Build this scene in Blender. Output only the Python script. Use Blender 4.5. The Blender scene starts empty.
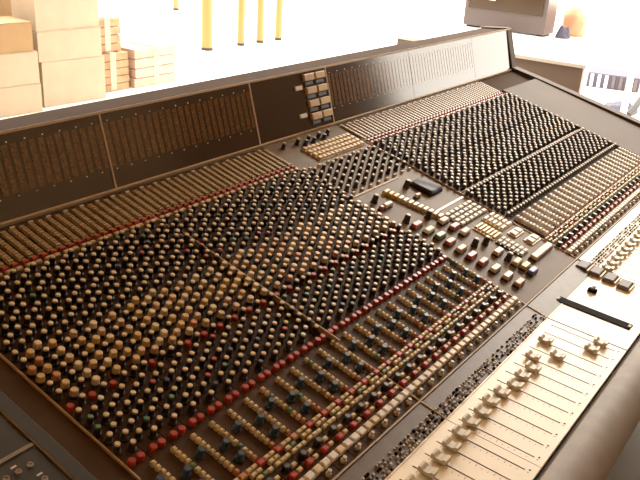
import bpy, math, random
from mathutils import Matrix, Vector
random.seed(7)
C = bpy.context.scene.collection
PI = math.pi
S = bpy.context.scene

# ------------------------------------------------------------------ camera
cam_data = bpy.data.cameras.new('camera')
cam = bpy.data.objects.new('camera', cam_data)
C.objects.link(cam)
CW = Vector((-1.0751, -1.2486, 1.5320))
RX = Vector((0.57743, -0.81420, 0.06047)); RY = Vector((-0.28311, -0.26915, -0.92055)); RZ = Vector((0.76578, 0.51443, -0.38593))
rot = Matrix((RX, -RY, -RZ)).transposed().to_4x4()
cam.matrix_world = Matrix.Translation(CW) @ rot
FPX = 799.7
cam_data.sensor_fit = 'HORIZONTAL'
cam_data.sensor_width = 36.0
cam_data.lens = FPX / 640 * 36.0
cam_data.clip_start = 0.02
S.camera = cam

# ------------------------------------------------------------------ light
S.view_settings.view_transform = 'Standard'
S.view_settings.look = 'None'
S.view_settings.gamma = 1.0
S.view_settings.use_curve_mapping = False
S.view_settings.exposure = 0.45
W = bpy.data.worlds.new('sky'); S.world = W; W.use_nodes = True
bg = W.node_tree.nodes['Background']
bg.inputs[0].default_value = (1.0, 0.91, 0.79, 1)
bg.inputs[1].default_value = 4.6
sd = bpy.data.lights.new('sun', 'SUN'); sd.energy = 2.2; sd.angle = math.radians(24.0); sd.color = (1.0, 0.93, 0.82)
sun = bpy.data.objects.new('sun', sd); C.objects.link(sun)
sun.rotation_euler = Vector((0.75, 0.16, 0.55)).to_track_quat('Z', 'Y').to_euler()

# ------------------------------------------------------------------ materials
def mat(name, col, rough=0.5, metal=0.0, spec=0.5, noise=0.0, nscale=30.0, coat=0.0, emit=None, bump=0.0):
    m = bpy.data.materials.new(name); m.use_nodes = True
    nt = m.node_tree; b = nt.nodes['Principled BSDF']
    b.inputs['Base Color'].default_value = (*col, 1)
    b.inputs['Roughness'].default_value = rough
    b.inputs['Metallic'].default_value = metal
    b.inputs['Specular IOR Level'].default_value = spec
    b.inputs['Coat Weight'].default_value = coat
    if noise > 0 or bump > 0:
        tc = nt.nodes.new('ShaderNodeTexCoord')
        n = nt.nodes.new('ShaderNodeTexNoise'); n.inputs['Scale'].default_value = nscale; n.inputs['Detail'].default_value = 6
        nt.links.new(tc.outputs['Object'], n.inputs['Vector'])
        if noise > 0:
            r = nt.nodes.new('ShaderNodeValToRGB')
            r.color_ramp.elements[0].position = 0.3; r.color_ramp.elements[1].position = 0.7
            r.color_ramp.elements[0].color = (*[max(0, c * (1 - noise)) for c in col], 1)
            r.color_ramp.elements[1].color = (*[min(1, c * (1 + noise)) for c in col], 1)
            nt.links.new(n.outputs['Fac'], r.inputs['Fac']); nt.links.new(r.outputs['Color'], b.inputs['Base Color'])
        if bump > 0:
            bp = nt.nodes.new('ShaderNodeBump'); bp.inputs['Strength'].default_value = bump; bp.inputs['Distance'].default_value = 0.002
            nt.links.new(n.outputs['Fac'], bp.inputs['Height']); nt.links.new(bp.outputs['Normal'], b.inputs['Normal'])
    return m

M = dict(
    deck=mat('brown_grey_anodised_panel', (0.075, 0.041, 0.018), 0.5, 0.0, 0.08, 0.12, 25),
    centre=mat('tan_grey_panel', (0.17, 0.118, 0.070), 0.5, 0.0, 0.15, 0.08, 20),
    strip=mat('grey_brown_label_strip', (0.135, 0.098, 0.070), 0.42, 0, 0.35, 0.15, 40),
    frame=mat('dark_brown_frame', (0.075, 0.043, 0.027), 0.75, 0, 0.04, 0.15, 8),
    meter=mat('smoked_meter_window', (0.022, 0.010, 0.006), 0.13, 0, 1.0, 0.15, 12),
    bar=mat('brown_bargraph', (0.110, 0.052, 0.016), 0.13, 0, 1.0, 0.55, 260),
    trim=mat('pale_brass_trim', (0.46, 0.34, 0.21), 0.5, 0.0, 0.25),
    tick=mat('pale_print', (0.62, 0.58, 0.5), 0.5),
    cream=mat('cream_fader_panel', (0.86, 0.76, 0.58), 0.40, 0, 0.5, 0.05, 14),
    slot=mat('black_slot', (0.006, 0.004, 0.003), 0.8, 0, 0.1),
    scale=mat('brown_print', (0.30, 0.18, 0.10), 0.6),
    black=mat('black_plastic', (0.020, 0.013, 0.010), 0.38, 0, 0.8),
    cap=mat('cream_cap', (0.63, 0.51, 0.31), 0.35),
    capw=mat('white_cap', (0.74, 0.69, 0.62), 0.45, 0, 0.3),
    fat=mat('aged_cream_plastic', (0.56, 0.38, 0.16), 0.35),
    green=mat('green_cap', (0.08, 0.18, 0.07), 0.4),
    red=mat('red_plastic', (0.40, 0.040, 0.020), 0.35),
    blue=mat('dark_blue_plastic', (0.03, 0.055, 0.10), 0.35),
    orange=mat('orange_plastic', (0.46, 0.20, 0.08), 0.4),
    yellow=mat('yellow_plastic', (0.66, 0.46, 0.08), 0.4),
    coral=mat('coral_plastic', (0.50, 0.10, 0.06), 0.4),
    greenb=mat('grey_green_plastic', (0.16, 0.25, 0.14), 0.4),
    blueb=mat('lavender_blue_plastic', (0.14, 0.14, 0.36), 0.4),
    tan=mat('tan_plastic', (0.55, 0.38, 0.22), 0.4),
    btn=mat('cream_button', (0.64, 0.50, 0.27), 0.42, 0, 0.3),
    rout=mat('tan_button', (0.36, 0.25, 0.115), 0.4),
    mauve=mat('mauve_grey_lamp_cap', (0.17, 0.14, 0.135), 0.5, 0, 0.2),
    grey=mat('grey_switch', (0.34, 0.29, 0.26), 0.35),
    fcap=mat('grey_cream_cap', (0.56, 0.50, 0.38), 0.4),
    pad=mat('black_leatherette', (0.010, 0.004, 0.006), 0.55, 0, 0.3, 0.2, 80, 0, None, 0.3),
    arm=mat('grey_armrest_vinyl', (0.33, 0.305, 0.28), 0.55, 0, 0.25, 0.08, 30, 0, None, 0.2),
    patch=mat('dark_grey_patch_panel', (0.028, 0.027, 0.023), 0.45, 0, 0.5, 0.1, 20),
    edge=mat('worn_grey_edge', (0.24, 0.22, 0.16), 0.4, 0.2),
    blank=mat('grey_brown_blank_panel', (0.115, 0.085, 0.068), 0.6, 0, 0.08, 0.06, 6),
    carton=mat('pale_carton', (0.39, 0.315, 0.235), 0.75, 0, 0.3, 0.05, 6),
    carton2=mat('brown_carton', (0.30, 0.195, 0.10), 0.75, 0, 0.3, 0.08, 6),
    wood=mat('pale_wood', (0.33, 0.21, 0.12), 0.7, 0, 0.3, 0.25, 10),
    film=mat('wrapped_boards', (0.46, 0.33, 0.25), 0.4, 0, 0.5, 0.15, 9),
    post=mat('yellow_paint', (0.44, 0.185, 0.06), 0.45),
    dark=mat('dark_rubber', (0.03, 0.027, 0.03), 0.6),
    monitor=mat('grey_violet_casing', (0.12, 0.10, 0.105), 0.3),
    desk=mat('grey_brown_cabinet', (0.22, 0.175, 0.155), 0.5),
    white=mat('white_and_glare_white', (0.85, 0.83, 0.8), 0.4),  # white things, and the tabletop where it stands in for sky glare
    cloth=mat('blue_grey_cloth', (0.075, 0.072, 0.115), 0.8),
    peach=mat('peach_cloth', (0.75, 0.42, 0.26), 0.8),
    floor=mat('brown_floor', (0.085, 0.058, 0.032), 0.6, 0, 0.2, 0.15, 3),
    pale=mat('pale_concrete', (0.82, 0.78, 0.70), 0.8, 0, 0.2, 0.05, 2),
    wall=mat('warm_wall', (0.40, 0.25, 0.12), 0.8),
    wallw=mat('white_wall', (0.85, 0.82, 0.76), 0.8),
)

# ------------------------------------------------------------------ mesh helpers
class MB:
    def __init__(s): s.v = []; s.f = []; s.m = []; s.mats = []
    def mi(s, m):
        m = M[m] if isinstance(m, str) else m
        if m not in s.mats: s.mats.append(m)
        return s.mats.index(m)
    def add(s, vs, fs, m):
        b = len(s.v); k = s.mi(m)
        s.v += [tuple(p) for p in vs]
        for f in fs: s.f.append(tuple(b + i for i in f)); s.m.append(k)
    def box(s, x0, x1, y0, y1, z0, z1, m, ch=0.0, rz=0.0):
        # box with chamfered upper edges
        cx, cy = (x0 + x1) / 2, (y0 + y1) / 2
        if ch > 0:
            L = [(x0, y0, z0), (x1, y0, z0), (x1, y1, z0), (x0, y1, z0),
                 (x0, y0, z1 - ch), (x1, y0, z1 - ch), (x1, y1, z1 - ch), (x0, y1, z1 - ch),
                 (x0 + ch, y0 + ch, z1), (x1 - ch, y0 + ch, z1), (x1 - ch, y1 - ch, z1), (x0 + ch, y1 - ch, z1)]
            F = [(3, 2, 1, 0), (0, 1, 5, 4), (1, 2, 6, 5), (2, 3, 7, 6), (3, 0, 4, 7),
                 (4, 5, 9, 8), (5, 6, 10, 9), (6, 7, 11, 10), (7, 4, 8, 11), (8, 9, 10, 11)]
        else:
            L = [(x0, y0, z0), (x1, y0, z0), (x1, y1, z0), (x0, y1, z0), (x0, y0, z1), (x1, y0, z1), (x1, y1, z1), (x0, y1, z1)]
            F = [(3, 2, 1, 0), (0, 1, 5, 4), (1, 2, 6, 5), (2, 3, 7, 6), (3, 0, 4, 7), (4, 5, 6, 7)]
        if rz:
            c, n = math.cos(rz), math.sin(rz)
            L = [(cx + (x - cx) * c - (y - cy) * n, cy + (x - cx) * n + (y - cy) * c, z) for x, y, z in L]
        s.add(L, F, m)
    def lathe(s, x, y, prof, m, n=12):
        # prof: list of (r, z) from bottom to top
        vs = []; fs = []
        for r, z in prof:
            for i in range(n):
                a = 2 * PI * i / n; vs.append((x + r * math.cos(a), y + r * math.sin(a), z))
        for k in range(len(prof) - 1):
            for i in range(n):
                j = (i + 1) % n; fs.append((k * n + i, k * n + j, (k + 1) * n + j, (k + 1) * n + i))
        fs.append(tuple((len(prof) - 1) * n + i for i in range(n)))
        fs.append(tuple(reversed(range(n))))
        s.add(vs, fs, m)
    def extrude(s, prof, x0, x1, m):
        # prof: (y, z) polygon extruded along x
        n = len(prof)
        vs = [(x0, y, z) for y, z in prof] + [(x1, y, z) for y, z in prof]
        fs = [(i, (i + 1) % n, n + (i + 1) % n, n + i) for i in range(n)]
        fs += [tuple(reversed(range(n))), tuple(range(n, 2 * n))]
        s.add(vs, fs, m)
    def tube(s, pts, r, m, n=8):
        pts = [Vector(p) for p in pts]; vs = []; fs = []
        for i, p in enumerate(pts):
            d = (pts[min(i + 1, len(pts) - 1)] - pts[max(i - 1, 0)]).normalized()
            a = d.cross(Vector((0, 0, 1)));
            if a.length < 1e-4: a = d.cross(Vector((1, 0, 0)))
            a.normalize(); b = d.cross(a)
            for k in range(n):
                t = 2 * PI * k / n; vs.append(p + (a * math.cos(t) + b * math.sin(t)) * r)
        for i in range(len(pts) - 1):
            for k in range(n):
                j = (k + 1) % n; fs.append((i * n + k, i * n + j, (i + 1) * n + j, (i + 1) * n + k))
        fs += [tuple(reversed(range(n))), tuple((len(pts) - 1) * n + k for k in range(n))]
        s.add(vs, fs, m)
    def mesh(s, name, smooth=False):
        me = bpy.data.meshes.new(name); me.from_pydata(s.v, [], s.f)
        for m in s.mats: me.materials.append(m)
        me.polygons.foreach_set('material_index', s.m)
        if smooth: me.polygons.foreach_set('use_smooth', [True] * len(s.f))
        me.update()
        return me

def tag(o, label=None, cat=None, group=None, kind=None):
    if label: o['label'] = label
    if cat: o['category'] = cat
    if group: o['group'] = group
    if kind: o['kind'] = kind
    return o
def empty(name, loc, label, cat, group=None):
    o = bpy.data.objects.new(name, None); C.objects.link(o); o.location = loc
    o.empty_display_size = 0.1
    return tag(o, label, cat, group)
def put(name, me, parent=None, mtx=None):
    if isinstance(me, MB): me = me.mesh(name)
    o = bpy.data.objects.new(name, me); C.objects.link(o)
    if parent: o.parent = parent
    if mtx is not None: o.matrix_basis = mtx
    return o
def struct(name, mb): return tag(put(name, mb), kind='structure')

# ------------------------------------------------------------------ the setting
b = MB(); b.box(-4, 4.0, -4, 1.9, -0.1, 0, 'floor'); struct('floor', b)
b = MB(); b.box(-4, 16, 1.9, 12, -0.1, -0.001, 'pale'); b.box(4.0, 16, -4, 1.9, -0.1, -0.001, 'pale'); struct('floor_back', b)
b = MB(); b.add([(-4, -4, 2.9), (3.4, -4, 2.9), (3.4, 1.9, 2.9), (0.9, 1.9, 2.9), (0.9, 3.6, 2.9), (-4, 3.6, 2.9)] + [(-4, -4, 3.0), (3.4, -4, 3.0), (3.4, 1.9, 3.0), (0.9, 1.9, 3.0), (0.9, 3.6, 3.0), (-4, 3.6, 3.0)],
      [(5, 4, 3, 2, 1, 0), (6, 7, 8, 9, 10, 11)] + [(i, (i + 1) % 6, 6 + (i + 1) % 6, 6 + i) for i in range(6)], 'wall'); struct('shading_ceiling', b)  # out of view; left step added to cut skylight on the desk's left
b = MB(); b.box(-4.1, -4, -4, 12, 0, 3.0, 'wall'); struct('wall_left', b)
b = MB(); b.box(-4, 4.0, -4.1, -4, 0, 3.0, 'wall'); struct('wall_front', b)
b = MB(); b.box(4.0, 4.1, -4, -1.75, 0, 3.0, 'wall'); struct('wall_right', b)
b = MB(); b.box(-4, 16, 12, 12.1, 0, 3.0, 'wallw'); struct('wall_back', b)

# ------------------------------------------------------------------ the mixing console
P = 0.04                                            # channel pitch
TH = math.radians(14.5)
ROOT = Vector((0.5, -0.4, 0.0))
console = empty('mixing_console', ROOT, 'huge brown mixing desk covered with knobs, buttons and cream faders', 'mixing console')
TR = Matrix.Translation(-ROOT)
DM = TR @ Matrix.Translation((0, 0, 0.95)) @ Matrix.Rotation(TH, 4, 'X')          # deck frame
PHI = math.atan2(0.030, 0.170)
FM = DM @ Matrix.Translation((0, -0.835, 0)) @ Matrix.Rotation(-PHI, 4, 'X')       # fader frame
LEAN = math.atan2(0.0847, 0.1419)
ML = 0.1653
# meter frame: x along, y up the meter face, z out of the face
MM = DM @ Matrix.Translation((0, 0, 0)) @ Matrix.Rotation(PI / 2 - LEAN, 4, 'X')
WL, WRR = -26.0, 54.0
def T(x, y, z=0): return Matrix.Translation((x, y, z))
INVW = cam.matrix_world.inverted()
def pix(mtx):
    w = (Matrix.Translation(ROOT) @ mtx).translation
    q = INVW @ w
    return 320 + FPX * q.x / -q.z, 240 - FPX * q.y / -q.z, -q.z

def dpart(name, mb, parent=console, mtx=None):
    return put(name, mb, parent, (DM if mtx is None else mtx) if parent is console else (Matrix() if mtx is None else mtx))

# carcass
b = MB()
b.extrude([(0.02, -0.006), (-0.835, -0.006), (-1.0, 0.022), (-1.0, -0.16), (0.02, -0.16)], WL * P, WRR * P, 'frame')
dpart('body', b)
b = MB()
y0, z0 = 0.0847, 0.1419
b.extrude([(0.004, -0.02), (y0 + 0.004, z0 - 0.002), (y0 + 0.10, z0 - 0.035), (y0 + 0.10, -0.16), (0.022, -0.16)], WL * P, WRR * P, 'frame')
hous = dpart('meter_bridge_housing', b)
# pedestals down to the floor (world upright)
for x in (-0.75, 0.55, 1.85):
    b = MB(); b.box(x - 0.06, x + 0.06, -0.78, 0.05, 0, 0.62, 'frame', 0.01); put('pedestal', b, console, TR)
# trims
b = MB(); b.box(WL * P, WRR * P, ML - 0.0035, ML + 0.002, -0.004, 0.004, 'trim'); dpart('top_trim', b, console, MM)
b = MB(); b.box(WL * P, WRR * P, -0.004, 0.003, -0.003, 0.005, 'trim'); dpart('meter_trim', b, console)
b = MB(); b.box(WL * P, 44.4 * P, -0.7815, -0.7785, -0.003, 0.003, 'trim'); dpart('front_trim', b, console)
b = MB(); b.box(20.4 * P, 44.4 * P, -0.4315, -0.4285, -0.003, 0.002, 'tick'); dpart('deck_trim', b, console)
# meter windows by bay
bays = [(-26, -12), (-12, 0), (0, 12), (12, 20.4), (20.4, 32.4), (32.4, 44.4), (44.4, 54)]
for bi, (a, c) in enumerate(bays):
    b = MB(); b.box(a * P + 0.001, c * P - 0.001, 0.004, ML - 0.004, -0.004, 0.001, 'meter')
    mp = dpart('meter_panel', b, console, MM)
    if bi in (0, 3, 6): continue
    for k in range(12):
        b = MB()
        x = (a + k + 0.5) * P
        for q in (-0.0165, 0.0035):
            b.box(x + q, x + q + 0.013, 0.050, 0.142, 0.0005, 0.0016, 'bar')
        b.box(x - 0.004, x - 0.001, 0.145, 0.1475, 0.0005, 0.0016, 'tick')
        b.box(x - 0.006, x - 0.003, 0.0435, 0.0455, 0.0005, 0.0016, 'tick')
        put('bargraph_meter', b, mp)
for u in (-12, 0, 12, 20.4):
    b = MB(); b.box(u * P - 0.0022, u * P + 0.0022, 0.0, ML - 0.002, -0.002, 0.003, 'trim'); dpart('meter_divider', b, console, MM)
# meter-bridge buttons of the centre bay
for r, m in enumerate((0.88, 0.66, 0.44, 0.22)):
    for k in (0, 1):
        x = (17.6 + r * 0.05 + k * 1.3) * P
        b = MB(); b.box(x, x + 0.046, m * ML - 0.009, m * ML + 0.010, 0, 0.010, 'tan' if k == 0 else 'btn', 0.002)
        dpart('meter_button', b, console, MM)
        b = MB(); b.box(x + 0.004, x + 0.042, m * ML - 0.021, m * ML - 0.011, 0, 0.004, 'blue', 0.001)
        dpart('indicator_window', b, console, MM)
for m in (0.74, 0.28):
    b = MB(); b.box(16.5 * P, 17.3 * P, m * ML - 0.006, m * ML + 0.006, 0, 0.007, 'capw', 0.002); dpart('small_meter_button', b, console, MM)

# deck plates
chan_us = [(-12 + i) for i in range(24)] + [(20.4 + i) for i in range(24)]
for u in chan_us:
    b = MB(); b.box(u * P + 0.0006, (u + 1) * P - 0.0006, -0.777, -0.006, -0.006, 0, 'deck'); dpart('channel_strip', b)
b = MB(); b.box(12 * P + 0.001, 20.4 * P - 0.001, -0.777, -0.006, -0.006, 0.0, 'centre'); dpart('centre_panel', b)
b = MB(); b.box(-13 * P, -12 * P - 0.001, -0.777, -0.006, -0.006, 0.0, 'deck'); dpart('filler_strip', b)
b = MB(); b.box(44.4 * P + 0.001, 52.8 * P, -1.0, -0.11, -0.006, 0.012, 'blank', 0.002); dpart('blank_panel', b)
b = MB(); b.box(44.4 * P + 0.001, 52.8 * P, -0.11, -0.01, -0.006, -0.001, 'frame'); dpart('recessed_plate', b)
for u in (-12, 0, 12, 20.4):
    b = MB(); b.box(u * P - 0.0013, u * P + 0.0013, -0.835, -0.10, -0.003, 0.0025, 'trim'); b.box(u * P - 0.0011, u * P + 0.0011, -0.60, -0.20, 0.0025, 0.0115 if u == 0 else 0.0045, 'trim'); dpart('bay_divider', b)
b = MB(); b.box(WL * P, 20.4 * P, -0.835, -0.783, -0.006, 0.0005, 'strip'); dpart('label_strip', b)
b = MB(); b.box(20.45 * P, 44.4 * P, -0.835, -0.783, -0.006, 0.0008, 'cream'); dpart('glare_label_strip', b)  # label strip of the right bays, overexposed light put into its pale colour
# left cheek and patch panels
b = MB(); b.box(-13.65 * P, -13.05 * P, -0.835, -0.006, -0.006, 0.004, 'edge', 0.002)
b.box(-13.6 * P, -13.1 * P, -0.83, -0.01, 0.004, 0.0046, 'patch'); dpart('left_cheek', b)
b = MB(); b.box(WL * P, -13.7 * P, -0.460, -0.006, -0.006, 0.001, 'patch', 0.001); dpart('blank_plate', b)
b = MB(); b.box(WL * P, -13.7 * P, -0.777, -0.466, -0.006, 0.001, 'patch', 0.001); pp = dpart('patch_panel', b)
b = MB(); b.box(WL * P, -13.7 * P, -0.466, -0.460, -0.006, 0.003, 'edge'); dpart('patch_seam', b)
b = MB()
for i in range(24):
    for j in range(9):
        x, y = (-14.3 - i * 0.45) * P, -0.49 - j * 0.03
        b.lathe(x, y, [(0.0045, 0.001), (0.0045, 0.003), (0.0028, 0.003), (0.0026, 0.0015)], 'grey', 8)
        if (i + j) % 2: b.box(x - 0.004, x + 0.004, y + 0.009, y + 0.012, 0.001, 0.0014, 'tick')
tag(put('patch_jacks', b, pp), kind='stuff')

# ---- repeated controls: 100 nearest in the picture are objects, the rest one part
CTRL = {}
def ctl(kind, x, y, var=0, rz=0.0, fader=False): CTRL.setdefault(kind, []).append((x, y, var, rz, fader))

DEF = {}   # kind -> list of variants; variant = (body builder, [(child name, child builder)])
def lat(prof, m, n=12): return lambda B: B.lathe(0, 0, prof, m, n)
def bxx(sx, sy, h, m, ch=0.0015, z0=0): return lambda B: B.box(-sx / 2, sx / 2, -sy / 2, sy / 2, z0, h, m, ch)
kb = [(0.0068, 0), (0.0066, 0.004), (0.0056, 0.0045), (0.0050, 0.0145), (0.0048, 0.015)]
kc = lambda m: [('knob_cap', lat([(0.0044, 0.0150), (0.0044, 0.0172), (0.0036, 0.0180)], m, 10))]
DEF['black_rotary_knob'] = [(lat(kb, 'black'), kc(m)) for m in ('cap', 'capw', 'green', 'red', 'blue')]
fb = [(0.0072, 0), (0.0072, 0.0055), (0.0064, 0.006)]
fc = lambda m: [('knob_top', lat([(0.0066, 0.006), (0.0062, 0.0145), (0.0052, 0.0160)], m, 12))]
DEF['dual_rotary_knob'] = [(lat(fb, 'black'), fc(m)) for m in ('fat', 'cap', 'tan', 'orange')]
DEF['red_rotary_knob'] = [(lat([(0.0064, 0), (0.0060, 0.0075), (0.0048, 0.009)], 'red'), [])]
DEF['blue_rotary_knob'] = [(lat([(0.0078, 0), (0.0074, 0.004), (0.0060, 0.005), (0.0056, 0.015), (0.0048, 0.0165)], 'blue'), [])]
DEF['small_black_knob'] = [(lat([(0.0062, 0), (0.0056, 0.011), (0.0046, 0.013)], 'black'), kc('cap') if 0 else [])]
DEF['cream_push_button'] = [(bxx(0.0075, 0.0068, 0.0085, m, 0.0018), []) for m in ('btn', 'cap', 'greenb', 'orange')] + [(bxx(0.015, 0.0080, 0.0125, 'capw', 0.0022), [])]
DEF['small_push_button'] = [(bxx(0.0105, 0.0062, 0.007, m, 0.0015), []) for m in ('cap', 'btn', 'greenb')]
DEF['red_push_button'] = [(bxx(0.013, 0.010, 0.008, m, 0.0018), []) for m in ('red', 'red', 'orange')]
DEF['square_push_button'] = [(bxx(0.0165, 0.0125, 0.008, m, 0.0018), []) for m in ('capw', 'cap')]
DEF['routing_red_button'] = [(bxx(0.012, 0.007, 0.006, 'red', 0.0015), [])]
DEF['routing_pale_button'] = [(bxx(0.012, 0.008, 0.006, 'tan', 0.0015), [])]
DEF['toggle_knob'] = [(lat([(0.005, 0), (0.005, 0.004), (0.0028, 0.006), (0.0034, 0.011)], 'fcap', 8), [])]

for u in chan_us:
    right = u > 20
    for q in (0.27, 0.77):
        x = (u + q) * P
        ctl('routing_red_button', x, -0.1165)
        ctl('routing_pale_button', x, -0.1285)
        # slim black knobs, rear zone
        for k in range(8):
            y = -0.143 - k * 0.0205 - (0.010 if q > .5 else 0)
            v = 1 if right else 0
            if random.random() < 0.10 and not right: v = random.choice((2, 3, 4, 1))
            ctl('black_rotary_knob', x + (0.003 if k % 2 else -0.003), y, v)
        # dual knobs, mid zone (dark with pale caps in the right bays)
        for k in range(6):
            y = -0.3115 - k * 0.0205 - (0.010 if q > .5 else 0)
            if right: ctl('black_rotary_knob', x + (0.003 if k % 2 else -0.003), y, 1 if random.random() < .6 else 0)
            elif q > 0.5 or random.random() < 0.22: ctl('dual_rotary_knob', x, y, random.choice((0, 0, 0, 0, 1, 1, 1, 2, 2, 3)))
            else: ctl('black_rotary_knob', x, y, 0)
        if not right: ctl('red_rotary_knob' if q < 0.5 and random.random() < .8 else 'black_rotary_knob', x, -0.441)
        else: ctl('black_rotary_knob', x, -0.447, 1)
        for k in range(5):
            y = -0.4600 - k * 0.0205 - (0.010 if q > .5 else 0)
            v = 1 if right else 0
            if random.random() < 0.12 and not right: v = random.choice((2, 2, 3, 1, 4))
            ctl('black_rotary_knob', x + (0.002 if k % 2 else -0.002), y, v)
        if not right: ctl('red_rotary_knob', x - (0.004 if q > .5 else 0), -0.5715)
        else: ctl('black_rotary_knob', x, -0.5715, 1)
    # ladder of push buttons
    x = (u + 0.80) * P
    for k in range(10):
        v = 0 if k % 3 else 1
        if random.random() < 0.06: v = 2
        if not right and (k == 9 or (k > 6 and random.random() < .2)): v = 3
        if right: v = 4
        ctl('cream_push_button', x, -0.592 - k * 0.0095, v)
    i = int(u) % 2
    if not right: ctl('blue_rotary_knob', (u + 0.36) * P, -0.622 - 0.012 * i)
    if i and not right: ctl('blue_rotary_knob', (u + 0.36) * P, -0.664)
    ctl('red_push_button', x, -0.6895, 2 if random.random() < .3 else 0)
    for k in range(3):
        for q in (0.18, 0.48):
            ctl('small_push_button', (u + q + (0.0 if k < 2 else .1)) * P, -0.688 - k * 0.0095, random.choice((0, 1, 1, 0, 2)))
    ctl('small_push_button', (u + 0.85) * P, -0.707, 0)
    ctl('small_black_knob', (u + 0.30) * P, -0.7215)
    ctl('small_push_button', (u + 0.72) * P, -0.7235, 0)
    ctl('red_push_button', (u + 0.30) * P, -0.7365)
    ctl('small_push_button', (u + 0.70) * P, -0.7355, 1)
    for q in (0.25, 0.75): ctl('square_push_button', (u + q) * P, -0.7535, random.choice((0, 1)))
    ctl('toggle_knob', (u + 0.45) * P, -0.7685)

def build_controls(frame, parent, CT):
    cache = {}
    def meshes(kind, v):
        if (kind, v) not in cache:
            bd, ch = DEF[kind][v]
            B = MB(); bd(B); L = [(kind, B.mesh(kind, False))]
            for n, f in ch:
                B = MB(); f(B); L.append((n, B.mesh(n, False)))
            cache[(kind, v)] = L
        return cache[(kind, v)]
    for kind, items in CT.items():
        order = []
        for it in items:
            px, py, d = pix(frame @ T(it[0], it[1], 0.008))
            vis = -4 < px < 644 and -4 < py < 484
            order.append((0 if vis else 1, d, it))
        order.sort(key=lambda t: (t[0], t[1]))
        single = order[:100]; rest = order[100:]
        for _, _, (x, y, v, rz, fd) in single:
            L = meshes(kind, v)
            o = put(L[0][0], L[0][1], parent, frame @ T(x, y))
            for n, me in L[1:]: put(n, me, o)
        if rest:
            B = MB()
            for _, _, (x, y, v, rz, fd) in rest:
                bd, ch = DEF[kind][v]
                for f in [bd] + [c[1] for c in ch]:
                    n0 = len(B.v); f(B)
                    for i in range(n0, len(B.v)):
                        p = B.v[i]; B.v[i] = (p[0] + x, p[1] + y, p[2])
            o = put(kind, B, parent, frame); tag(o, kind='stuff')

# routing button banks: two columns per channel
for u in chan_us:
    for q in (0.27, 0.77):
        b = MB(); x = (u + q) * P
        b.box(x - 0.0068, x + 0.0068, -0.110, -0.021, 0, 0.002, 'rout')
        for k in range(11):
            y = -0.107 + k * 0.0079
            b.box(x - 0.0056, x + 0.0056, y, y + 0.0066, 0.002, 0.0055, 'rout', 0.001)
        dpart('routing_button_bank', b)
    b = MB(); x = (u + 0.5) * P
    b.box(x - 0.007, x + 0.003, -0.0165, -0.0125, 0, 0.001, 'tick'); dpart('channel_label', b)

# small switches in the label strip
b = MB()
for u in chan_us:
    for i in range(5):
        for j in range(4):
            if random.random() < 0.22: continue
            x = (u + 0.12 + i * 0.17 + random.uniform(-.03, .03)) * P; y = -0.8295 + j * 0.0066
            b.box(x - 0.0022, x + 0.0022, y - 0.0021, y + 0.0021, 0, random.choice((0.003, 0.005)), random.choice(('grey', 'grey', 'slot', 'tick')), 0.0008)
tag(dpart('label_strip_switches', b), kind='stuff')

# ---- fader panels
def fader_panel(a, n, lab=None):
    b = MB(); b.box(a * P + 0.0008, (a + n) * P - 0.0008, -0.170, 0.0, -0.006, 0.001, 'cream')
    return dpart('fader_panel', b, console, FM)
fp = {a: fader_panel(a, 12) for a in (-12, 0, 20.4, 32.4)}
fpc = fader_panel(12, 8.4)
fpl = MB(); fpl.box(WL * P, -12 * P - 0.001, -0.170, 0.0, -0.006, 0.001, 'cream'); dpart('blank_fader_panel', fpl, console, FM)
b = MB(); b.box(WL * P, 44.4 * P, -0.0003, 0.0022, -0.004, 0.0022, 'cream'); dpart('fader_lip', b, console, FM)
for u in (12, 20.4):
    b = MB(); b.box(u * P - 0.001, u * P + 0.001, -0.170, 0, 0, 0.0016, 'slot'); dpart('bay_seam', b, console, FM)
pos = {}
for k, w in zip(range(-4, 12), (-.040, -.041, -.040, -.037, -.036, -.039, -.036, -.040, -.049, -.047, -.052, -.036, -.072, -.032, -.115, -.121)): pos[k] = w
def cap_mesh():
    B = MB()
    # saddle shaped cap: wide foot, waisted body, two raised ends
    B.box(-0.0062, 0.0062, -0.0125, 0.0125, 0.003, 0.006, 'fcap')
    prof = [(-0.0135, 0.006), (0.0135, 0.006), (0.0135, 0.0145), (0.0095, 0.0145), (0.004, 0.0105), (-0.004, 0.0105), (-0.0095, 0.0145), (-0.0135, 0.0145)]
    B.extrude(prof, -0.0088, 0.0088, 'fcap')
    B.box(-0.002, 0.002, -0.004, 0.004, 0, 0.004, 'slot')
    return B.mesh('fader_cap')
def cap_line_mesh():
    B = MB(); B.box(-0.0088, 0.0088, -0.0006, 0.0006, 0.0105, 0.0110, 'tick'); return B.mesh('cap_line')
CAPM, CAPL = cap_mesh(), cap_line_mesh()
def fader(panel, x, w):
    b = MB(); b.box(-0.0009, 0.0009, -0.152, -0.014, 0.0008, 0.0014, 'slot')
    sl = put('fader_slot', b, panel, T(x, 0))
    b = MB()
    for j in range(12):
        yy = -0.026 - j * 0.0105
        b.box(-0.0095, -0.004 if j % 3 == 0 else -0.0065, yy, yy + 0.0009, 0.0009, 0.0012, 'scale')
    b.box(0.0030, 0.0060, -0.160, -0.157, 0.0009, 0.0014, 'slot')
    b.box(-0.004, -0.0015, -0.159, -0.157, 0.0009, 0.0012, 'scale')
    put('fader_scale', b, panel, T(x, 0))
    o = put('fader_cap', CAPM, console, FM @ T(x, w, 0.0))
    put('cap_line', CAPL, o)
for k in range(-12, 12):
    fader(fp[-12 if k < 0 else 0], (k + 0.42) * P, pos.get(k, -0.039 + random.uniform(-.003, .003)))
for k in range(24):
    fader(fp[20.4 if k < 12 else 32.4], (20.4 + k + 0.42) * P, -0.020 + 0.001 * random.uniform(-1, 1) - (0.016 if k > 16 else 0))
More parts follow.
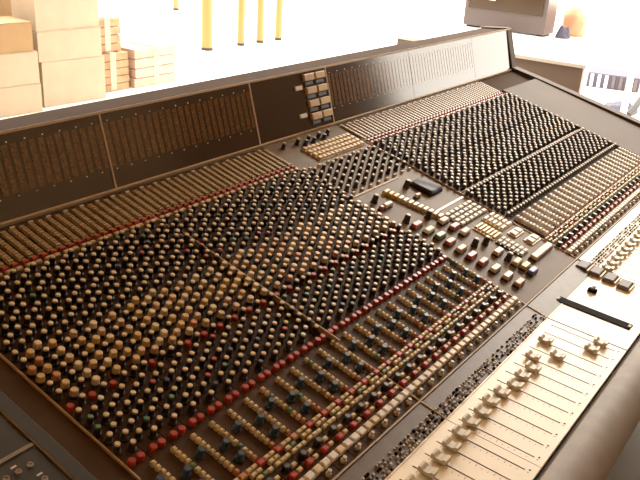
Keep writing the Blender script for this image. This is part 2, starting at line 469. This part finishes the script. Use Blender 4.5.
# centre fader section
b = MB(); b.box(14.25 * P, 14.95 * P, -0.150, 0.020, 0.001, 0.0035, 'slot', 0.001); s = dpart('master_fader_slot', b, console, FM)
for y in (-0.146, 0.016):
    b = MB(); b.box(14.45 * P, 14.75 * P, y - 0.003, y + 0.003, 0.0035, 0.005, 'trim'); put('slot_screw_plate', b, s)
for u in (15.9, 17.0, 18.1, 19.2):
    b = MB(); b.box(u * P - 0.0006, u * P + 0.0006, -0.150, -0.045, 0.0006, 0.0013, 'scale'); put('fader_slot', b, fpc)
b = MB(); b.box(-0.006, 0.006, -0.010, 0.010, 0.001, 0.010, 'slot', 0.002); b.box(-0.010, 0.010, -0.004, 0.004, 0.010, 0.014, 'dark', 0.002)
dpart('group_fader_cap', b, console, FM @ T(17.1 * P, -0.030))
for i, (u, w) in enumerate(((20.0, 0.030), (19.85, -0.005), (19.65, -0.042), (19.45, -0.080))):
    b = MB(); b.box(u * P - 0.026, u * P + 0.020, w - 0.014, w + 0.014, 0.001, 0.012, 'mauve', 0.003); lo = dpart('lit_square_button', b, console, FM)
    b = MB(); b.box(u * P - 0.026, u * P + 0.020, w - 0.019, w - 0.0145, 0.001, 0.008, 'yellow', 0.001); put('button_bezel', b, lo)

# ---- centre section controls
CC = {}
def cbtn(u, v, m, su=0.036, sv=0.017, h=0.013, name='master_button', base='black'):
    b = MB(); x = u * P
    b.box(x - su / 2, x + su / 2, v - sv / 2, v + sv / 2, 0, h * 0.4, base, 0.0005)
    b.box(x - su / 2 + 0.001, x + su / 2 - 0.001, v - sv / 2 + 0.001, v + sv / 2 - 0.001, h * 0.4, h, m, 0.002)
    return dpart(name, b)
for u, v, m in ((13.5, -.488, 'capw'), (15.5, -.485, 'capw'), (15.65, -.544, 'capw'), (15.55, -.640, 'cap'), (13.55, -.670, 'cap'), (13.55, -.703, 'cap'),
                (13.6, -.517, 'greenb'), (15.55, -.516, 'coral'), (13.45, -.608, 'red'), (13.5, -.638, 'coral'), (13.58, -.546, 'coral'), (13.3, -.457, 'coral'),
                (13.52, -.578, 'tan'), (13.54, -.733, 'orange'), (15.7, -.711, 'yellow'), (15.6, -.690, 'btn'), (15.62, -.732, 'blueb')):
    cbtn(u, v, m)
cbtn(18.5, -.708, 'tan', 0.115, 0.020, name='long_button')
cbtn(12.85, -.364, 'red', 0.016, 0.012); cbtn(13.6, -.363, 'fcap', 0.036, 0.014)
for u, v in ((14.95, -.587), (15.9, -.599), (15.55, -.669), (15.06, -.450), (13.34, -.331), (13.2, -.430), (17.3, -.331)):
    b = MB(); b.lathe(0, 0, [(0.009, 0), (0.009, 0.004), (0.0078, 0.005), (0.007, 0.019), (0.006, 0.0205)], 'black', 16)
    o = dpart('monitor_knob', b, console, DM @ T(u * P, v))
    b = MB(); b.lathe(0, 0, [(0.0052, 0.0205), (0.0048, 0.0222)], 'capw', 12); put('knob_cap', b, o)
for k in range(12):
    t = k / 11
    b = MB(); b.box(-0.012, 0.012, -0.0055, 0.0055, 0, 0.010, 'yellow' if k < 3 else 'cap', 0.002)
    dpart('row_button', b, console, DM @ T((15.1 + .8 * t) * P, -.322 - .146 * t))
cbtn(16.75, -.378, 'cap', 0.022, 0.011, 0.012, 'single_button')
def keypad(u0, u1, v0, v1, nx, ny, m, base='edge', name='keypad'):
    b = MB(); b.box(u0 * P, u1 * P, v1, v0, 0, 0.003, base, 0.001); o = dpart(name, b)
    dx = (u1 - u0) * P / nx; dy = (v0 - v1) / ny
    for i in range(nx):
        for j in range(ny):
            b = MB(); x = u0 * P + dx * (i + .5); y = v1 + dy * (j + .5)
            b.box(x - dx * .38, x + dx * .38, y - dy * .33, y + dy * .33, 0.003, 0.008, m, 0.001); put('key', b, o)
keypad(16.3, 20.0, -.466, -.526, 6, 4, 'tick', 'patch')
keypad(16.75, 18.15, -.545, -.606, 1, 6, 'yellow', 'btn')
keypad(18.5, 20.2, -.536, -.598, 2, 5, 'capw', 'btn')
keypad(16.7, 17.85, -.612, -.686, 2, 6, 'tick', 'black')
keypad(18.6, 20.0, -.610, -.636, 2, 1, 'capw', 'cap')
keypad(18.9, 20.3, -.652, -.680, 2, 1, 'capw', 'cap')
keypad(14.4, 19.9, -.060, -.128, 12, 4, 'btn', 'tan')
b = MB(); b.box(12.3 * P, 18.0 * P, -0.292, -0.287, 0, 0.0015, 'trim'); dpart('scribble_line', b)
b = MB(); b.box(16.4 * P, 20.2 * P, -.450, -.443, 0, 0.0015, 'cap', 0.0005); dpart('label_plate', b)
for u in (13.3, 14.8, 16.0, 17.2, 18.3): ctl('black_rotary_knob', u * P, -.036, 0)
for u in (15.3, 16.2, 17.4): ctl('blue_rotary_knob', u * P, -.050)
for k in range(8):
    u = 12.5 + k * 1.0
    for j in range(6):
        ctl('black_rotary_knob', (u + 0.05 * j) * P, -.163 - j * .0195, 1)
    ctl('small_push_button', (u + .2) * P, -.145, 1); ctl('small_push_button', (u + .35) * P, -.279, 1)
build_controls(DM, console, CTRL)

# front armrest (world upright section)
prof = []
yA, zA = -0.975, 0.731
import_pts = [(-0.9775, 0.690), (-0.9775, 0.716), (-0.986, 0.724), (-1.002, 0.729)]
for k in range(25):
    a = PI / 2 + k * (PI * 0.55) / 24
    import_pts.append((-1.006 + 0.050 * math.cos(a), 0.679 + 0.050 * math.sin(a)))
import_pts += [(-1.020, 0.60), (-0.990, 0.59)]
b = MB(); b.extrude(list(reversed(import_pts)), WL * P, 54 * P, 'arm')
ar = put('armrest', b, console, TR)
for p in ar.data.polygons: p.use_smooth = False
# end cheeks
for x in (WL * P - 0.02, WRR * P - 0.045):
    b = MB(); b.extrude([(0.19, 0.11), (y0 - .0, z0 + 0.006), (-0.002, 0.012), (-0.12, 0.016), (-1.0, 0.03), (-1.0, -0.16), (0.19, -0.16)], x, x + 0.02 if x < 0 else x + 0.045, 'frame' if x < 0 else 'blank')
    dpart('end_cheek', b)

# ------------------------------------------------------------------ pad lying on the centre panel
def bag():
    B = MB(); n = 14; vs = []; fs = []
    for i in range(n + 1):
        for j in range(n + 1):
            x = (i / n - .5); y = (j / n - .5)
            ex = (1 - (2 * abs(x)) ** 12) * (1 - (2 * abs(y)) ** 12)
            z = 0.002 + 0.010 * max(0, ex) ** .5 + 0.0010 * math.sin(9 * x + 5 * y)
            r = 1 - 0.04 * (2 * abs(x)) ** 2 * (2 * abs(y)) ** 2
            vs.append((x * 0.074 * r, y * 0.072 * r, z))
    for i in range(n):
        for j in range(n):
            a = i * (n + 1) + j; fs.append((a, a + n + 1, a + n + 2, a + 1))
    m0 = len(vs); vs += [(x, y, 0) for x, y, z in vs[:]]
    for i in range(n):
        for j in range(n):
            a = m0 + i * (n + 1) + j; fs.append((a + 1, a + n + 2, a + n + 1, a))
    rim = [i * (n + 1) for i in range(n + 1)] + [n * (n + 1) + j for j in range(1, n + 1)] + [i * (n + 1) + n for i in range(n - 1, -1, -1)] + [j for j in range(n - 1, 0, -1)]
    for k in range(len(rim)):
        a, c = rim[k], rim[(k + 1) % len(rim)]; fs.append((a, m0 + a, m0 + c, c))
    B.add(vs, fs, 'pad'); return B.mesh('black_pad', True)
pad = put('black_pouch', bag(), None, Matrix.Translation(ROOT) @ DM @ T(18.65 * P, -.362, 0.0005))
tag(pad, 'small black leather pouch lying flat on the tan centre panel of the desk', 'pouch')

# ------------------------------------------------------------------ cartons behind the desk
def carton(loc, sx, sy, sz, rz, m, label, group):
    r = empty('cardboard_box', loc, label, 'box', group); r.rotation_euler.z = rz
    b = MB(); b.box(-sx / 2, sx / 2, -sy / 2, sy / 2, 0, sz - 0.004, m, 0.004); put('carton_body', b, r)
    b = MB(); b.box(-sx / 2 + .002, -0.003, -sy / 2 + .001, sy / 2 - .001, sz - 0.004, sz, m); put('flap', b, r)
    b = MB(); b.box(0.003, sx / 2 - .002, -sy / 2 + .001, sy / 2 - .001, sz - 0.004, sz, m); put('flap', b, r)
    b = MB(); b.box(-0.03, 0.03, -sy / 2 + .001, sy / 2 - .001, sz, sz + 0.0008, 'tan'); put('tape', b, r)
    return r
g = 'cartons stacked behind the desk'
carton((2.905, 3.93, 0), 0.56, 0.30, 0.34, -0.06, 'carton', 'pale carton at the bottom of the taller stack behind the desk', g)
carton((2.885, 3.93, 0.341), 0.555, 0.30, 0.22, -0.07, 'carton', 'pale carton in the middle of the taller three-box stack', g)
carton((2.88, 3.94, 0.562), 0.55, 0.30, 0.23, -0.05, 'carton', 'pale carton on top of the taller three-box stack', g)
carton((2.318, 3.895, 0), 0.48, 0.30, 0.212, -0.08, 'carton', 'pale carton at the bottom of the shorter stack at the far left', g)
carton((2.310, 3.895, 0.214), 0.48, 0.30, 0.228, -0.09, 'carton', 'pale carton in the middle of the shorter stack at the far left', g)
carton((2.285, 3.905, 0.444), 0.48, 0.30, 0.205, -0.10, 'carton2', 'darker tan carton on top of the shorter stack at the far left', g)
carton((2.42, 4.65, 0), 1.1, 0.5, 0.90, 0.0, 'carton2', 'large brown carton behind the shorter stack in the corner', g)

def pack(loc, sx, sy, sz, rz, m, label, n=5):
    r = empty('wrapped_pack', loc, label, 'wrapped pack', 'wrapped packs behind the cartons'); r.rotation_euler.z = rz
    for k in range(n):
        b = MB(); j = random.uniform(-.012, .012)
        b.box(-sx / 2 + j, sx / 2 + j * .5, -sy / 2, sy / 2, k * sz / n, (k + 1) * sz / n - 0.006, m, 0.004); put('board', b, r)
    b = MB(); b.box(-0.03, 0.03, -sy / 2 - 0.002, sy / 2 + 0.002, 0.01, sz + 0.002, 'film', 0); put('strap', b, r)
pack((3.38, 4.15, 0), 0.33, 0.5, 0.315, 0, 'wood', 'brown wrapped pack on the floor right beside the pale cartons', 5)
pack((3.83, 4.12, 0), 0.48, 0.5, 0.33, 0, 'film', 'pale pink wrapped pack standing on the bright floor, rightmost', 4)
pack((3.36, 4.17, 0.317), 0.29, 0.45, 0.27, 0.06, 'wood', 'brown wrapped pack lying on another one beside the cartons', 4)

# ------------------------------------------------------------------ yellow posts on the bright floor
for (x, y), lb in (((5.48, 4.80), 'thick yellow post second from the left, its foot just above the desk'),
                   ((6.02, 4.78), 'yellow post in the middle of the row behind the desk'),
                   ((6.36, 4.78), 'slim yellow post third from the right end of the row'.replace('third', 'second')),
                   ((6.70, 4.77), 'palest yellow post at the right end of the row'),
                   ((7.55, 7.32), 'yellow post standing farther back, leftmost behind the row')):
    r = empty('yellow_post', (x, y, 0), lb, 'post', 'yellow posts behind the desk')
    w = 0.062 if x < 5.6 else 0.042
    b = MB(); b.lathe(0, 0, [(w, 0.03), (w, 1.6), (w * .8, 1.63)], 'post', 16); put('shaft', b, r)
    b = MB(); b.lathe(0, 0, [(w * 1.05, 0.0), (w * 1.05, 0.028), (w * .8, 0.03)], 'dark', 16); put('foot', b, r)

# ------------------------------------------------------------------ beyond the right end of the desk
cab = empty('side_desk', (4.3, 0.9, 0), 'table with sky glare painted on its top and a grey-brown front panel beyond the right end of the mixing desk', 'table')
b = MB(); b.box(-0.50, -0.46, -0.69, 0.60, 0.10, 0.725, 'desk', 0.004); put('front_panel', b, cab)
b = MB(); b.box(-0.52, 0.82, -0.71, 0.62, 0.726, 0.75, 'white', 0.004); put('tabletop', b, cab)  # top coloured white to carry the sky glare on it
for x, y in ((-0.48, -0.66), (-0.48, 0.57), (0.79, -0.66), (0.79, 0.57)):
    b = MB(); b.box(x - 0.02, x + 0.02, y - 0.02, y + 0.02, 0.0, 0.726 if x > 0 else 0.10, 'white' if x > 0 else 'desk'); put('leg', b, cab)
mon = empty('monitor_box', (4.86, 1.10, 0.75), 'dark grey equipment case with two small white bars standing on the glare-white tabletop', 'equipment case')
b = MB(); b.box(-0.18, 0.02, -0.30, 0.34, 0.012, 0.46, 'monitor', 0.01); put('case', b, mon)
b = MB(); b.box(-0.186, -0.18, -0.27, 0.31, 0.14, 0.44, 'meter'); put('front_panel', b, mon)
for z in (0.27, 0.21):
    b = MB(); b.box(-0.192, -0.185, 0.10, 0.15, z, z + 0.018, 'white', 0.004); put('pale_bar', b, mon)  # small raised white bars on the case front
for y in (-0.26, 0.30):
    b = MB(); b.box(-0.16, 0.0, y - 0.02, y + 0.02, 0, 0.012, 'dark'); put('foot', b, mon)
b = MB()
for k in range(4): b.box(-0.11 + k * .012, 0.10 + k * .01, -0.075, 0.075, k * 0.008, k * 0.008 + 0.007, 'tan' if k % 2 else 'white', 0, 0.1 * k)
o = put('paper_stack', b); o.location = (4.42, 1.12, 0.7505); tag(o, 'small pile of tan and white papers on the glare-white tabletop before the equipment case', 'papers')
def heap(name, loc, sx, sy, sz, m, label, cat, seed):
    rnd = random.Random(seed); n = 18; vs = []; fs = []
    ph = [rnd.uniform(0, 6) for _ in range(6)]
    for i in range(n + 1):
        for j in range(n + 1):
            x, y = 2 * i / n - 1, 2 * j / n - 1
            e = max(0, 1 - x * x) ** .6 * max(0, 1 - y * y) ** .6
            z = sz * e * (0.75 + .25 * math.sin(4 * x + ph[0]) * math.sin(5 * y + ph[1])) + sz * .08 * e * math.sin(13 * x + 7 * y + ph[2])
            vs.append((x * sx * (1 - .2 * y * y), y * sy * (1 - .2 * x * x), max(0, z)))
    for i in range(n):
        for j in range(n):
            a = i * (n + 1) + j; fs.append((a, a + n + 1, a + n + 2, a + 1))
    B = MB(); B.add(vs, fs, m); o = put(name, B.mesh(name, True)); o.location = loc
    return tag(o, label, cat)
heap('folded_cloth', (4.80, 0.70, 0.7505), 0.065, 0.05, 0.10, 'cloth', 'crumpled blue-grey cloth on the glare-white tabletop', 'cloth', 1)
def sack(name, loc, r0, h, m, label, cat, seed):
    rnd = random.Random(seed); B = MB(); n = 20; vs = []; fs = []; ph = rnd.uniform(0, 6)
    K = 9
    for k in range(K + 1):
        t = k / K; rr = r0 * (0.92 + .25 * math.sin(PI * t * .9)) * (1 - .55 * max(0, t - .72) / .28)
        for i in range(n):
            a = 2 * PI * i / n; q = rr * (1 + .09 * math.sin(3 * a + ph + 4 * t) + .05 * math.sin(7 * a - 6 * t))
            vs.append((q * math.cos(a), q * math.sin(a), h * t))
    for k in range(K):
        for i in range(n):
            j = (i + 1) % n; fs.append((k * n + i, k * n + j, (k + 1) * n + j, (k + 1) * n + i))
    fs += [tuple(reversed(range(n))), tuple(K * n + i for i in range(n))]
    B.add(vs, fs, m); o = put(name, B.mesh(name, True)); o.location = loc
    return tag(o, label, cat)
sack('white_sack', (4.90, 0.46, 0.7505), 0.07, 0.17, 'white', 'white cloth sack standing at the far right corner of the glare-white tabletop', 'sack', 5)
sack('peach_bundle', (5.00, 0.69, 0.7505), 0.075, 0.21, 'peach', 'peach coloured cloth bundle behind the white sack on the tabletop', 'cloth bundle', 2)
cr = empty('ribbed_crate', (7.4, 0.95, 0), 'grey ribbed crate on the bright floor at the far right', 'crate'); cr.rotation_euler.z = 0.2
b = MB(); b.box(-0.2, 0.2, -0.25, 0.25, 0, 0.14, 'cloth', 0.005); put('crate_body', b, cr)
for k in range(7):
    b = MB(); b.box(-0.212, -0.2, -0.23 + k * .07, -0.20 + k * .07, 0.01, 0.13, 'white' if k > 3 else 'monitor'); put('rib', b, cr)
heap('blue_sheet', (6.25, 0.56, 0.0005), 0.22, 0.15, 0.10, 'cloth', 'dark blue-grey sheet bunched on the bright floor beside the desk end', 'sheet', 3)
b = MB(); b.tube([(6.0 + .9 * math.sin(a * .16), 0.42 - .02 * a + .25 * math.sin(a * .16) ** 2, 0.03 + 0.16 * math.sin(a / 10 * PI)) for a in range(11)], 0.03, 'dark')
o = put('black_hose', b); tag(o, 'black hose arching over the floor at the far right', 'hose')
